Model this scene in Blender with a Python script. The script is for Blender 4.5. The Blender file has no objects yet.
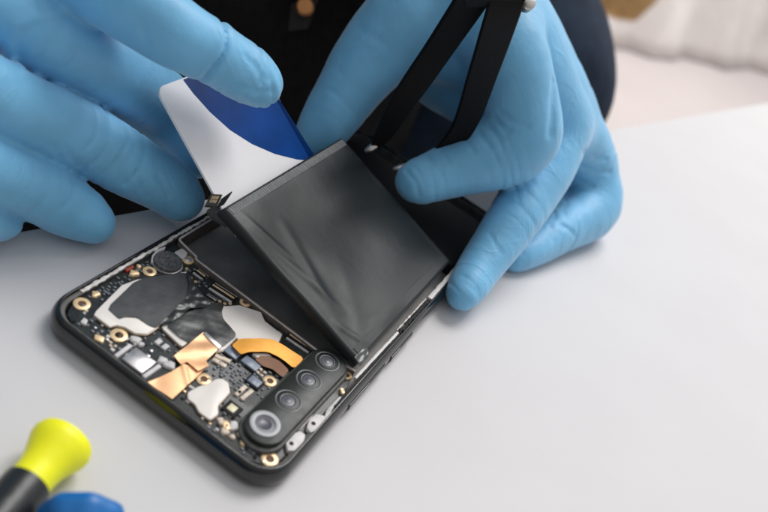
import bpy, bmesh, math, random
import numpy as np
from mathutils import Vector, Matrix
random.seed(7)
S = 0.001                                   # everything below is written in millimetres
COL = bpy.context.scene.collection
ORG = {}                                    # world origin (mm) of every object that may be a parent

# ------------------------------------------------------------------ materials
def mat(name, col, rough=0.5, metal=0.0, var=0.0, var_scale=400.0, bump=0.0, bump_scale=1500.0, coat=0.0,
        spec=0.5, sub=0.0, emit=0.0, trans=0.0, rvar=0.0, stretch=None, sheen=0.0):
    m = bpy.data.materials.new(name); m.use_nodes = True
    nt = m.node_tree; n = nt.nodes; L = nt.links
    b = n['Principled BSDF']
    b.inputs['Base Color'].default_value = (*col, 1)
    b.inputs['Roughness'].default_value = rough
    b.inputs['Metallic'].default_value = metal
    b.inputs['Specular IOR Level'].default_value = spec
    b.inputs['Coat Weight'].default_value = coat
    b.inputs['Coat Roughness'].default_value = 0.08
    b.inputs['Sheen Weight'].default_value = sheen
    b.inputs['Transmission Weight'].default_value = trans
    if sub:
        b.inputs['Subsurface Weight'].default_value = sub
        b.inputs['Subsurface Radius'].default_value = (0.3, 0.6, 1.0)
        b.inputs['Subsurface Scale'].default_value = 0.0015
    if emit:
        b.inputs['Emission Color'].default_value = (*col, 1); b.inputs['Emission Strength'].default_value = emit
    co = n.new('ShaderNodeTexCoord'); vec = co.outputs['Object']
    if stretch:
        mp = n.new('ShaderNodeMapping'); mp.inputs['Scale'].default_value = stretch
        L.new(vec, mp.inputs['Vector']); vec = mp.outputs['Vector']
    if var or rvar:
        t = n.new('ShaderNodeTexNoise'); t.inputs['Scale'].default_value = var_scale; t.inputs['Detail'].default_value = 5
        L.new(vec, t.inputs['Vector'])
        if var:
            r = n.new('ShaderNodeValToRGB')
            r.color_ramp.elements[0].position = 0.3; r.color_ramp.elements[1].position = 0.7
            r.color_ramp.elements[0].color = (*[c * (1 - var) for c in col], 1)
            r.color_ramp.elements[1].color = (*[min(1, c * (1 + var)) for c in col], 1)
            L.new(t.outputs['Fac'], r.inputs['Fac']); L.new(r.outputs['Color'], b.inputs['Base Color'])
        if rvar:
            q = n.new('ShaderNodeMapRange'); q.inputs['To Min'].default_value = max(0.02, rough - rvar)
            q.inputs['To Max'].default_value = min(1, rough + rvar); q.inputs['From Min'].default_value = 0.3; q.inputs['From Max'].default_value = 0.7
            L.new(t.outputs['Fac'], q.inputs['Value']); L.new(q.outputs['Result'], b.inputs['Roughness'])
    if bump:
        t2 = n.new('ShaderNodeTexNoise'); t2.inputs['Scale'].default_value = bump_scale; t2.inputs['Detail'].default_value = 4
        L.new(vec, t2.inputs['Vector'])
        bp = n.new('ShaderNodeBump'); bp.inputs['Strength'].default_value = 1.0; bp.inputs['Distance'].default_value = bump
        L.new(t2.outputs['Fac'], bp.inputs['Height']); L.new(bp.outputs['Normal'], b.inputs['Normal'])
    return m

M = dict(
    table=mat('white_laminate', (.635, .625, .635), .6, var=.015, var_scale=30, bump=.00003, bump_scale=900, spec=.08),
    glove=mat('blue_nitrile', (.16, .455, .72), .5, var=.07, var_scale=90, bump=.00012, bump_scale=420, spec=.42, rvar=.05, sheen=.25),
    frame=mat('black_gloss_frame', (.007, .008, .009), .13, coat=.3, rvar=.03, var_scale=150),
    ledge=mat('grey_ledge', (.085, .085, .082), .55, var=.35, var_scale=500, bump=.0001, bump_scale=1500),
    screen=mat('black_glass', (.01, .01, .012), .1),
    tray=mat('dark_tray_metal', (.26, .25, .24), .5, metal=.4, var=.3, var_scale=70, bump=.00004, bump_scale=700, rvar=.1),
    trim=mat('bright_tray_edge', (.62, .56, .52), .4, metal=.3, var=.2, var_scale=300),
    wallm=mat('brownish_tray_wall', (.16, .135, .12), .45, metal=.5, var=.2),
    glue=mat('white_adhesive', (.74, .72, .70), .6, var=.3, var_scale=420, bump=.0003, bump_scale=700),
    foam=mat('black_foam', (.022, .022, .022), .85, bump=.0006, bump_scale=1300, var=.5, var_scale=900),
    pcb=mat('black_circuit_board', (.018, .022, .022), .45, var=.55, var_scale=700, bump=.0001, bump_scale=1600, coat=.2),
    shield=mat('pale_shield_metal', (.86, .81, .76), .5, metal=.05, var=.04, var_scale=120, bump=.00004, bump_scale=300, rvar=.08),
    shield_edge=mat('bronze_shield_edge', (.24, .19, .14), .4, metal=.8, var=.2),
    graphite=mat('graphite_sheet', (.052, .055, .057), .36, var=.12, var_scale=160, bump=.00012, bump_scale=190, rvar=.07),
    foil=mat('creased_black_foil', (.035, .037, .038), .3, bump=.0002, bump_scale=160),
    copper=mat('copper_orange_flex', (.93, .52, .27), .36, metal=.3, var=.12, var_scale=140, rvar=.08),
    orange=mat('amber_flex', (.88, .40, .05), .36, metal=.25, var=.08, var_scale=200),
    brown=mat('brown_flex', (.22, .085, .03), .35, var=.15, var_scale=200),
    gold=mat('gold_contact', (.88, .64, .38), .38, metal=.35, var=.15, var_scale=800),
    cap=mat('pale_capacitor', (.72, .61, .50), .5, var=.2, var_scale=900),
    white=mat('white_plastic', (.66, .64, .64), .5, var=.12, var_scale=500),
    silver=mat('silver_metal', (.62, .60, .60), .32, metal=.75, var=.06, var_scale=250, rvar=.08),
    chip=mat('grey_chip', (.17, .18, .20), .35, var=.15, var_scale=400),
    chipblue=mat('bluish_chip', (.22, .26, .33), .25, var=.15, var_scale=400),
    dark=mat('matte_black', (.009, .009, .010), .6, var=.2, spec=.25),
    hole=mat('brown_hole', (.10, .045, .02), .6),
    red=mat('red_tape', (.32, .045, .02), .5),
    motor=mat('speckled_grey_coin', (.09, .092, .095), .55, metal=.3, var=.55, var_scale=1300, bump=.0002, bump_scale=1500),
    camglass=mat('dark_camera_cover', (.020, .025, .023), .36, rvar=.04, spec=.35),
    camring=mat('grey_lens_ring', (.38, .39, .40), .5, metal=.2),
    camdim=mat('dim_lens_ring', (.075, .08, .082), .3, metal=.5),
    lens=mat('lens_glass', (.06, .06, .07), .06, coat=1.0),
    lens2=mat('lens_iris', (.10, .10, .125), .3, spec=.5),
    flash=mat('pale_yellow_flash', (.75, .72, .48), .3),
    batt=mat('battery_wrap', (.016, .020, .021), .38, spec=.32, var=.10, var_scale=60, bump=.00022, bump_scale=70, rvar=.03),
    band=None,
    clear=mat('clear_wrinkled_wrap', (.06, .063, .065), .28, bump=.00025, bump_scale=260, coat=.15),
    card=mat('white_card_plastic', (.80, .79, .81), .35, var=.01, spec=.4),
    cardblue=mat('blue_card_print', (.002, .042, .20), .35, var=.45, var_scale=40, spec=.12),
    tweeze=mat('matte_black_coating', (.004, .004, .0045), .6, spec=.15, bump=.00006, bump_scale=1400),
    steel=mat('bare_steel', (.6, .57, .54), .3, metal=.9),
    yellow=mat('yellow_plastic', (.92, .90, .008), .45, var=.03, sub=.1),
    handle=mat('black_handle_plastic', (.013, .015, .016), .38, bump=.0001, bump_scale=600),
    bluecap=mat('blue_plastic', (.006, .14, .42), .4, var=.06),
    black_cloth=mat('black_knit', (.008, .008, .009), .95, bump=.0008, bump_scale=600, spec=.15, var=.3, var_scale=200),
    navy_cloth=mat('navy_denim', (.016, .027, .048), .9, bump=.0006, bump_scale=700, spec=.2, var=.3, var_scale=60),
    grey_cloth=mat('dark_grey_webbing', (.05, .048, .046), .9, bump=.0006, bump_scale=700, var=.3, var_scale=40),
    brass=mat('brass', (.55, .25, .10), .4, metal=.7),
    floor=mat('pinkish_floor', (.585, .53, .525), .6, var=.05, var_scale=2),
    drape=mat('beige_cloth', (.74, .69, .66), .9, var=.10, var_scale=5, bump=.004, bump_scale=30),
    basket=mat('golden_brown_weave', (.40, .24, .09), .75, var=.3, var_scale=30),
    tabledge=mat('pale_table_edge', (.6, .58, .57), .6),
)

def add_creases(m, dist):
    nt = m.node_tree; n = nt.nodes; L = nt.links; old = [x for x in n if x.type == 'BUMP'][0]
    co = [x for x in n if x.type == 'TEX_COORD'][0]; mp = n.new('ShaderNodeMapping'); mp.inputs['Scale'].default_value = (1.0, 1.5, .8); mp.inputs['Rotation'].default_value = (.3, .5, .8)
    a = n.new('ShaderNodeTexNoise'); a.inputs['Scale'].default_value = 60; a.inputs['Detail'].default_value = 3; a.inputs['Distortion'].default_value = 1.2
    b = n.new('ShaderNodeTexNoise'); b.inputs['Scale'].default_value = 32; b.inputs['Detail'].default_value = 1
    s1 = n.new('ShaderNodeMath'); s1.operation = 'SUBTRACT'; s1.inputs[1].default_value = .5
    ab = n.new('ShaderNodeMath'); ab.operation = 'ABSOLUTE'; mr = n.new('ShaderNodeMapRange'); mr.inputs['From Max'].default_value = .07; mr.interpolation_type = 'SMOOTHSTEP'
    mk = n.new('ShaderNodeMapRange'); mk.inputs['From Min'].default_value = .5; mk.inputs['From Max'].default_value = .64
    iv = n.new('ShaderNodeMath'); iv.operation = 'SUBTRACT'; iv.inputs[0].default_value = 1
    mu = n.new('ShaderNodeMath'); mu.operation = 'MULTIPLY'; bp = n.new('ShaderNodeBump'); bp.inputs['Distance'].default_value = dist
    L.new(co.outputs['Object'], mp.inputs['Vector']); L.new(mp.outputs['Vector'], a.inputs['Vector']); L.new(mp.outputs['Vector'], b.inputs['Vector'])
    L.new(a.outputs['Fac'], s1.inputs[0]); L.new(s1.outputs[0], ab.inputs[0]); L.new(ab.outputs[0], mr.inputs['Value']); L.new(mr.outputs['Result'], iv.inputs[1])
    L.new(iv.outputs[0], mu.inputs[0]); L.new(b.outputs['Fac'], mk.inputs['Value']); L.new(mk.outputs['Result'], mu.inputs[1]); L.new(mu.outputs[0], bp.inputs['Height'])
    L.new(old.outputs['Normal'], bp.inputs['Normal']); L.new(bp.outputs['Normal'], n['Principled BSDF'].inputs['Normal'])
add_creases(M['glove'], .00008)

# ------------------------------------------------------------------ object helpers
def org(parent): return ORG.get(parent.name, (0, 0, 0)) if parent else None
def obj(name, verts, faces, material, parent=None, origin=None, smooth=True, angle=40):
    """link ONE mesh object; verts are world millimetres"""
    o_ = np.array(ORG[parent.name] if parent else (origin if origin is not None else (0, 0, 0)), float)
    v = (np.asarray(verts, float) - o_) * S
    me = bpy.data.meshes.new(name)
    me.from_pydata([tuple(x) for x in v], [], [tuple(f) for f in faces]); me.update()
    bm = bmesh.new(); bm.from_mesh(me); bmesh.ops.recalc_face_normals(bm, faces=bm.faces); bm.to_mesh(me); bm.free()
    if smooth:
        me.shade_smooth() if hasattr(me, 'shade_smooth') else None
        if angle:
            try: me.set_sharp_from_angle(angle=math.radians(angle))
            except Exception: pass
    for mm in (material if isinstance(material, (list, tuple)) else [material]): me.materials.append(mm)
    o = bpy.data.objects.new(name, me); COL.objects.link(o)
    if parent: o.parent = parent
    else: o.location = tuple(o_ * S)
    ORG[o.name] = tuple(o_)
    return o
def thing(name, label, cat, loc, group=None):
    o = bpy.data.objects.new(name, None); COL.objects.link(o); o.location = tuple(Vector(loc) * S); o.empty_display_size = .01
    ORG[o.name] = tuple(loc); o['label'] = label; o['category'] = cat
    if group: o['group'] = group
    return o
def tag(o, label, cat, group=None):
    o['label'] = label; o['category'] = cat
    if group: o['group'] = group
    return o

class MB:
    """collects shapes into one mesh (world millimetres)"""
    def __init__(s): s.v = []; s.f = []; s.m = []
    def add(s, v, f, mi=0):
        k = len(s.v); s.v += [tuple(x) for x in v]; s.f += [tuple(i + k for i in q) for q in f]; s.m += [mi] * len(f); return s
    def prism(s, poly, z0, z1, bev=0.0, mi=0):
        """closed outline (x, y) between z0 and z1 with a small bevel on top"""
        p = np.array(poly, float); n = len(p)
        a = sum(p[i][0] * p[(i + 1) % n][1] - p[(i + 1) % n][0] * p[i][1] for i in range(n))
        if a < 0: p = p[::-1]
        rings = [(p, z0), (p, z1 - bev)]
        if bev:
            e = np.roll(p, -1, 0) - p; e /= (np.linalg.norm(e, axis=1)[:, None] + 1e-9); nr = np.stack([-e[:, 1], e[:, 0]], 1)
            q = nr + np.roll(nr, 1, 0); q /= np.maximum(.5, (q * q).sum(1) / 2)[:, None] ; q = q
            rings = [(p, z0), (p, z1 - bev), (p + q * bev * .35, z1 - bev * .3), (p + q * bev, z1)]
        v = []; f = []
        for r, z in rings: v += [(x, y, z) for x, y in r]
        for k in range(len(rings) - 1):
            for i in range(n): j = (i + 1) % n; f.append((k * n + i, k * n + j, (k + 1) * n + j, (k + 1) * n + i))
        f.append(tuple(range((len(rings) - 1) * n, len(rings) * n))); f.append(tuple(reversed(range(n))))
        return s.add(v, f, mi)
    def box(s, c, size, rz=0.0, bev=.08, mi=0):
        hx, hy = size[0] / 2, size[1] / 2; ca, sa = math.cos(rz), math.sin(rz)
        p = [(c[0] + ca * x - sa * y, c[1] + sa * x + ca * y) for x, y in ((-hx, -hy), (hx, -hy), (hx, hy), (-hx, hy))]
        return s.prism(p, c[2], c[2] + size[2], min(bev, size[2] * .4, hx * .5, hy * .5), mi)
    def lathe(s, c, prof, n=32, axis=None, mi=0):
        """prof: list of (r, h) from the base c along axis"""
        ax = Vector(axis).normalized() if axis is not None else Vector((0, 0, 1))
        u = ax.orthogonal().normalized(); w = ax.cross(u); v = []; f = []
        for r, h in prof:
            for i in range(n):
                a = 2 * math.pi * i / n; q = Vector(c) + ax * h + (u * math.cos(a) + w * math.sin(a)) * r; v.append(tuple(q))
        for k in range(len(prof) - 1):
            for i in range(n): j = (i + 1) % n; f.append((k * n + i, k * n + j, (k + 1) * n + j, (k + 1) * n + i))
        f.append(tuple(range((len(prof) - 1) * n, len(prof) * n))); f.append(tuple(reversed(range(n))))
        return s.add(v, f, mi)
    def sweep(s, loops, closed_loop=True, close_ends=False, mi=0):
        n = len(loops[0]); v = [q for l in loops for q in l]; f = []
        for k in range(len(loops) - 1):
            for i in range(n if closed_loop else n - 1):
                j = (i + 1) % n; f.append((k * n + i, k * n + j, (k + 1) * n + j, (k + 1) * n + i))
        if close_ends: f.append(tuple(range((len(loops) - 1) * n, len(loops) * n))); f.append(tuple(reversed(range(n))))
        return s.add(v, f, mi)
    def build(s, name, material, parent=None, origin=None, smooth=True, angle=40):
        o = obj(name, s.v, s.f, material, parent, origin, smooth, angle)
        if isinstance(material, (list, tuple)): o.data.polygons.foreach_set('material_index', s.m)
        return o

def smooth_poly(p, n=4, it=2):
    p = [tuple(q) for q in p]
    for _ in range(it):                                   # Chaikin corner cutting
        o = []
        for i in range(len(p)):
            a, b = p[i], p[(i + 1) % len(p)]
            o.append((a[0] * .88 + b[0] * .12, a[1] * .88 + b[1] * .12)); o.append((a[0] * .12 + b[0] * .88, a[1] * .12 + b[1] * .88))
        p = o
    return p
def circle(c, r, n=28): return [(c[0] + r * math.cos(2 * math.pi * i / n), c[1] + r * math.sin(2 * math.pi * i / n)) for i in range(n)]

# ------------------------------------------------------------------ the setting
def structure(o): o['kind'] = 'structure'; return o
TZ = 1.15
EP = np.array([(-19.31,48.97)][0]); EQ = np.array([(116.49,435.35)][0])          # the far table edge passes through these
ed = (EQ - EP) / np.linalg.norm(EQ - EP); en = np.array([-ed[1], ed[0]])                # along the edge; away from the table
c0 = EP - ed * 700; c1 = EP + ed * 1100
tb = MB(); tb.prism([tuple(c0), tuple(c0 - en * 800), tuple(c1 - en * 800), tuple(c1)], -24, TZ, 1.5)
table = thing('table', 'white laminate table top filling the foreground under the open phone', 'table', (float(EP[0]), float(EP[1]), -700))
tb.build('table_top', M['table'], table)
for cc in (c0 + ed * 60 - en * 60, c1 - ed * 60 - en * 60, c0 + ed * 60 - en * 740, c1 - ed * 60 - en * 740):
    MB().box((cc[0], cc[1], -699.5), (45, 45, 674), bev=2).build('leg', M['tabledge'], table)
structure(obj('floor', [(-6000, -3000, -700), (6000, -3000, -700), (6000, 9000, -700), (-6000, 9000, -700)], [(0, 1, 2, 3)], M['floor']))

# ------------------------------------------------------------------ phone
PW, PL, PH, CR = 75.3, 168.5, 8.3, 9.5
phone = thing('smartphone', 'opened black smartphone lying face down with its circuit board and four camera lenses exposed', 'phone', (PW / 2, PL / 2, 0))
def rrect(d, z, n=14):
    r = max(CR - d, .6); p = []
    for cx, cy, a0 in ((PW - d - r, d + r, -90), (PW - d - r, PL - d - r, 0), (d + r, PL - d - r, 90), (d + r, d + r, 180)):
        for i in range(n + 1):
            a = math.radians(a0 + 90 * i / n); p.append((cx + r * math.cos(a), cy + r * math.sin(a), z))
    return p
prof = [(3.0, 1.2), (1.9, 1.25), (1.0, 1.7), (.4, 2.5), (.08, 3.5), (0, 4.3), (.08, 5.1), (.3, 6.1), (.7, 7.1), (1.15, 7.8), (1.55, 8.2), (1.85, 8.3), (2.0, 8.2), (2.06, 7.2)]
MB().sweep([rrect(d, z) for d, z in prof]).build('frame', M['frame'], phone, angle=60)
MB().sweep([rrect(d, z) for d, z in [(2.03, 7.0), (2.1, 7.2), (3.0, 7.2), (3.25, 7.0), (3.25, 2.0)]]).build('ledge', M['ledge'], phone)
sp = rrect(2.0, 0); MB().prism([(x, y) for x, y, z in sp], TZ + .03, 1.62, .0).build('screen', M['screen'], phone)
fl = rrect(3.2, 0); MB().prism([(x, y) for x, y, z in fl], 1.65, 2.6, .0).build('mid_frame', M['tray'], phone)
# battery bay walls
wl = MB(); tr = MB()
def wall_path(path, w, z0, z1, k, ww):
    p = np.array(path, float); n = len(p); t = np.array([p[min(i + 1, n - 1)] - p[max(i - 1, 0)] for i in range(n)]); t /= np.linalg.norm(t, axis=1)[:, None]
    q = np.stack([-t[:, 1], t[:, 0]], 1) * ww / 2; k.prism([tuple(v) for v in p + q] + [tuple(v) for v in (p - q)[::-1]], z0, z1, .06)
for path in ([(4.3, 120), (4.3, 66), (4.5, 50.6), (4.9, 49.8), (5.8, 49.5), (12.6, 48.2), (13.0, 47.5), (14.0, 47.2), (45, 46.4), (59.6, 46.0), (61.0, 46.9), (70.6, 48.2)],):
    wall_path(path, 0, 2.55, 7.98, wl, .8); wall_path(path, 0, 8.0, 8.16, tr, .7)
wl.build('bay_wall', M['wallm'], phone)
tr.build('bay_rim', M['trim'], phone)
lo = [(4.3, 121.5), (70.9, 121.5), (70.9, 155), (66, 158.7), (9, 158.7), (4.3, 155)]
sc = MB().prism(lo, 2.55, 7.4, .4).build('speaker_cover', M['dark'], phone)

# circuit board
ZB = 6.3
brd = MB().prism(smooth_poly([(3.45, 49.4), (5.2, 49.0), (12.2, 47.7), (13.8, 46.6), (45, 45.8), (59.8, 45.4), (61.3, 46.2), (71.7, 47.6), (71.8, 10), (69.6, 5.3), (65, 3.45), (10, 3.45), (5.4, 5.6), (3.45, 10)], it=1), 2.6, ZB, .1)
board = brd.build('circuit_board', M['pcb'], phone)
ORG[board.name] = ORG[phone.name]
def plate(name, poly, z0, z1, m, bev=.15, rnd=1, parent=board):
    return MB().prism(smooth_poly(poly, it=rnd) if rnd else poly, z0, z1, bev).build(name, m, parent)
# shield cans with their darker skirts, then the graphite sheets on them
sh1 = [(8.31,27.91),(14.49,41.5),(18.27,38.74),(21.71,34.14),(23.14,24.44),(23.72,17.78),(23.57,14.87),(21.38,12.79),(18.35,12.39),(16.6,11.36),(15.97,9.51),(10.57,9.48),(9.88,10.88),(7.33,23.12)]
def grow(p, d):
    c = np.mean(np.array(p), 0); return [tuple(np.array(q) + (np.array(q) - c) / np.linalg.norm(np.array(q) - c) * d) for q in p]
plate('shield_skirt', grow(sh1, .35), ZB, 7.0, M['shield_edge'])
plate('shield', sh1, 7.0, 7.35, M['shield'], rnd=0)
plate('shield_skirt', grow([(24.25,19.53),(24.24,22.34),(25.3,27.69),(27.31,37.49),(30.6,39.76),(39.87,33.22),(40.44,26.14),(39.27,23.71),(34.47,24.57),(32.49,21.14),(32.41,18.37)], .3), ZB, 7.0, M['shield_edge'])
plate('shield', [(24.25,19.53),(24.24,22.34),(25.3,27.69),(27.31,37.49),(30.6,39.76),(39.87,33.22),(40.44,26.14),(39.27,23.71),(34.47,24.57),(32.49,21.14),(32.41,18.37)], 7.0, 7.35, M['shield'])
sh3 = [(30.32,39.41),(32.86,43.23),(38.63,46.04),(41.52,44.04),(45.6,43.87),(47.88,43.93),(49.44,38.87),(45.38,35.22),(42.7,33.18),(41.05,32.35),(37.13,32.22),(33.24,34.51),(31.14,36.74)]
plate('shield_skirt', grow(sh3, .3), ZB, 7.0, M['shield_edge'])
plate('shield', sh3, 7.0, 7.3, M['shield'], rnd=0)
sh4 = [(42.99,7.96),(43.57,11.35),(44.76,13.9),(45.14,16.74),(46.09,18.05),(48.12,18.24),(50.33,15.96),(50.55,13.16),(50.66,10.54),(52.47,8.44),(52.14,5.47),(48.75,5.38),(46.52,6.55),(44.35,6.47)]
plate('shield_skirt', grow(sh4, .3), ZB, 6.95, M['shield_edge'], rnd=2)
plate('shield', sh4, 6.95, 7.25, M['shield'], rnd=2)

def draped(name, poly, z, m, amp=.25, step=.8, fold=None, rnd=1):
    """a thin sheet cut to an outline, gently uneven, with real thickness"""
    poly = smooth_poly(poly, it=rnd) if rnd else list(poly); p = np.array(poly); lo_, hi_ = p.min(0), p.max(0)
    bm = bmesh.new(); vs = [bm.verts.new((x, y, 0)) for x, y in poly]; bm.faces.new(vs)
    k = int(max(hi_ - lo_) / step) + 1
    for ax in (0, 1):
        for i in range(1, int((hi_[ax] - lo_[ax]) / step) + 1):
            co = [0, 0, 0]; co[ax] = lo_[ax] + i * step; no = [0, 0, 0]; no[ax] = 1
            bmesh.ops.bisect_plane(bm, geom=bm.verts[:] + bm.edges[:] + bm.faces[:], plane_co=co, plane_no=no)
    def h(x, y):
        a = amp * (.5 * math.sin(x * .43 + 1.3) * math.sin(y * .37 + .4) + .3 * math.sin(x * 1.1 + y * .7) + .15 * math.sin(2.3 * y - 1.4 * x))
        if fold: a += fold(x, y)
        return a
    for v in bm.verts: v.co.z = z + h(v.co.x, v.co.y)
    r = bmesh.ops.extrude_face_region(bm, geom=bm.faces[:])
    for v in r['geom']:
        if isinstance(v, bmesh.types.BMVert): v.co.z -= .12
    bm.verts.ensure_lookup_table(); bm.verts.index_update()
    V = [tuple(v.co) for v in bm.verts]; Fc = [tuple(v.index for v in f.verts) for f in bm.faces]; bm.free()
    return obj(name, V, Fc, m, board, angle=70)
ga = [(8.42,27.73),(14.73,41.13),(18.37,38.54),(21.41,36.63),(22.31,33.34),(22.99,24.54),(23.75,18.08),(22.0,17.35),(18.11,17.08),(16.05,14.82),(15.57,13.12),(10.97,13.63)]
draped('graphite_sheet', ga, 7.6, M['graphite'], .035)
crk = [(14.84,40.93),(20.57,38.46),(24.37,36.92),(27.67,37.33),(27.53,33.46),(25.06,30.37),(25.48,27.32),(25.18,22.33),(24.71,20.07),(23.56,19.8),(22.94,25.35),(21.8,33.01),(18.56,37.79)]
cc_ = np.array(crk).mean(0)
draped('foil_fold', crk, 8.2, M['foil'], .25, .45, lambda x, y: .2 * math.sin((x - cc_[0]) * 1.9 + .6 * math.sin(y)) * math.sin((y - cc_[1]) * .8 + .5))
gb = [(25.32,28.01),(27.3,37.42),(29.92,39.85),(31.32,36.65),(33.27,34.84),(39.76,32.81),(39.67,26.6),(37.96,24.86),(33.05,26.48),(33.37,20.82),(30.12,20.22),(24.95,20.65)]
draped('graphite_sheet', gb, 7.8, M['foil'], .06, .6, lambda x, y: .1 * math.sin(.55 * x + .5 * y + .8 * math.sin(.4 * y)) + .05 * math.sin(.8 * x - .3 * y + math.sin(.6 * y)))

# flex cables: ribbons swept over a height curve
def ribbon(name, poly, zf, m, rnd=0, step=.6):
    return draped(name, poly, 0, m, .04, step, zf, rnd)
up = [(33.3,13.94),(33.01,26.15),(39.44,24.98),(39.86,18.91),(41.45,18.18),(40.6,14.72),(36.8,14.91),(36.32,13.11)]
low = [(36.47,13.79),(41.09,18.29),(41.51,10.89),(41.85,3.42),(34.39,3.01),(36.12,9.93)]
ribbon('flex_cable', low, lambda x, y: 7.45 + .1 * math.sin(x * .6 + y * .4) + .3 * math.exp(-((x * .62 + y * .78 - 33.5) / .5) ** 2), M['copper'])
ribbon('flex_cable', up, lambda x, y: 8.0 + .08 * math.sin(x * .9 - y * .6), M['copper'])
plate('flex_pad', [(33.33,25.56),(33.51,26.61),(39.61,25.86),(39.63,24.53)], 7.3, 8.35, M['silver'], rnd=0, bev=.05)
of = [(40.99,28.56),(40.97,32.14),(44.7,36.29),(47.4,38.91),(50.51,39.73),(57.25,40.87),(58.11,36.96),(57.06,35.46),(54.56,35.6),(52.09,35.19),(49.34,34.2),(45.79,30.08),(44.76,27.55)]
ribbon('flex_cable', of, lambda x, y: 8.0 + .35 * math.sin(x * .28 + 1.0), M['orange'], 1)
bf = [(48.09,30.03),(48.47,32.35),(50.28,34.16),(53.24,34.86),(56.82,34.14),(57.18,30.65),(53.5,30.91),(51.05,29.71)]
ribbon('flex_cable', bf, lambda x, y: 7.35, M['brown'], 1)
plate('shield', [(46.18,31.32),(49.2,34.81),(50.7,34.64),(48.37,31.15)], ZB, 7.2, M['shield'])

# vibration motor
mp = [(8.64,40.36)][0]
mo = MB().lathe((mp[0], mp[1], ZB), [(4.1, 0), (4.1, 1.4), (3.95, 1.6), (3.7, 1.62), (3.6, 1.55), (0.01, 1.6)], 40).build('vibration_motor', M['motor'], board)
MB().lathe((mp[0], mp[1], ZB), [(4.15, 0), (4.45, .1), (4.45, .55), (4.15, .6)], 40).build('motor_rim', M['silver'], board)
plate('motor_bracket', [(6.73,45.48),(6.98,48.81),(9.19,48.93),(10.26,46.72),(9.48,44.92)], ZB, 6.9, M['white'])
plate('motor_bracket', [(3.99,38.93),(3.11,42.07),(3.78,45.24),(4.48,43.99),(4.15,41.32),(6.47,37.39),(5.79,36.47)], ZB, 7.2, M['white'])

# screw bosses
for (px_, py_, r, m2) in ([(5.49,10.57)][0] + (2.2, 'hole'), [(7.76,33.83)][0] + (1.95, 'hole'), [(18.99,9.7)][0] + (2.25, 'hole'),
                          [(42.87,14.83)][0] + (2.0, 'hole'), [(55.22,27.55)][0] + (1.9, 'hole'), [(33.0,46.26)][0] + (1.7, 'hole'),
                          [(69.46,7.44)][0] + (2.2, 'hole'), [(69.32,46.39)][0] + (1.55, 'hole'), [(11.21,46.57)][0] + (1.75, 'silver')):
    MB().lathe((px_, py_, ZB), [(r, 0), (r, .35), (r * .93, .45), (r * .5, .45), (r * .46, .3), (r * .46, .05)], 28).build('screw_boss', M['gold'], board)
    if m2 == 'hole': MB().lathe((px_, py_, ZB), [(r * .47, 0), (r * .44, .12), (.01, .14)], 20).build('screw_hole', M['hole'], board)
    else:
        MB().lathe((px_, py_, ZB), [(r * .62, 0), (r * .62, .6), (r * .5, .75), (.3, .75), (.25, .55), (.01, .55)], 20).build('screw', M['silver'], board)

# the metal can with its two bars
plate('metal_can', [(24.93,4.08),(24.66,9.56),(31.54,9.67),(31.57,4.12)], ZB, 7.3, M['silver'], rnd=0, bev=.25)
def bar(name, a, b, w, z0, h, m):
    A, B = np.array(a), np.array(b); d = B - A; L_ = np.linalg.norm(d)
    return MB().box((*((A + B) / 2), z0), (L_, w, h), math.atan2(d[1], d[0]), .12).build(name, m, board)
bar('metal_bar', *[(23.51,3.57),(23.37,9.23)], 1.1, ZB, .9, M['white'])
bar('metal_bar', *[(32.43,3.79),(32.66,9.6)], 1.1, ZB, .9, M['white'])
def blob(name, a, r, z0, h, m, n=14):
    pts = [(a[0] + r * (1 + .28 * math.sin(3 * t + a[0]) ) * math.cos(t), a[1] + r * (1 + .22 * math.cos(2 * t + a[1])) * math.sin(t)) for t in [2 * math.pi * i / n for i in range(n)]]
    return MB().prism(pts, z0, z0 + h, min(h * .45, r * .4)).build(name, m, board)
for q, r in zip([(22.92,11.57),(31.88,11.45),(34.11,11.74),(24.76,11.38)], (1.4, 1.3, 1.5, .8)): blob('solder_blob', q, r, ZB, 1.0, M['white'])

# bigger named components
def comp(name, q, sx, sy, h, m, rz=0.0): return MB().box((q[0], q[1], ZB), (sx, sy, h), rz, .1).build(name, m, board)
for q, s_ in zip([(42.38,27.58),(48.14,28.35),(52.58,24.13)], ((4.2, 2.8), (5.0, 2.8), (3.4, 2.6))):
    comp('chip_socket', q, s_[0] + 1.0, s_[1] + .9, .55, M['dark']); comp('chip', q, s_[0], s_[1], .8, M['chipblue'])
for q in [(40.92,23.51),(43.16,22.16),(42.92,24.22),(41.34,21.9)]: comp('capacitor', q, 2.2, 1.2, .8, M['cap'], .2)
for q in [(27.04,15.53),(29.32,15.56)]:
    comp('capacitor', q, 1.4, 1.9, .7, M['white'])
for a, b in ([(51.81,16.74),(51.83,21.08)], [(53.57,16.77),(53.81,21.31)], [(51.38,18.17),(52.41,18.1)]):
    bar('capacitor', a, b, 1.15, ZB, .75, M['cap'])
for q in [(51.15,28.89),(52.51,28.87),(51.21,27.4),(52.56,27.39)]: comp('capacitor', q, .9, .75, .6, M['cap'])
fq = [(53.78,12.51)][0]; comp('flash_housing', fq, 4.2, 4.0, .7, M['dark']); comp('flash', fq, 2.2, 2.2, .95, M['flash'])
for q, r in zip([(57.26,8.66),(56.69,5.73),(53.98,7.61),(60.12,7.99),(58.9,5.9)], (1.3, 1.1, 1.0, .9, .8)): blob('solder_blob', q, r, ZB, .8, M['white' if r > 1.2 else 'cap'])
for q, r in zip([(55.59,7.57),(56.4,7.13),(62.07,6.23)], (1.2, 1.0, .9)): blob('gold_spring', q, r, ZB, .75, M['gold'])
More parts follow.
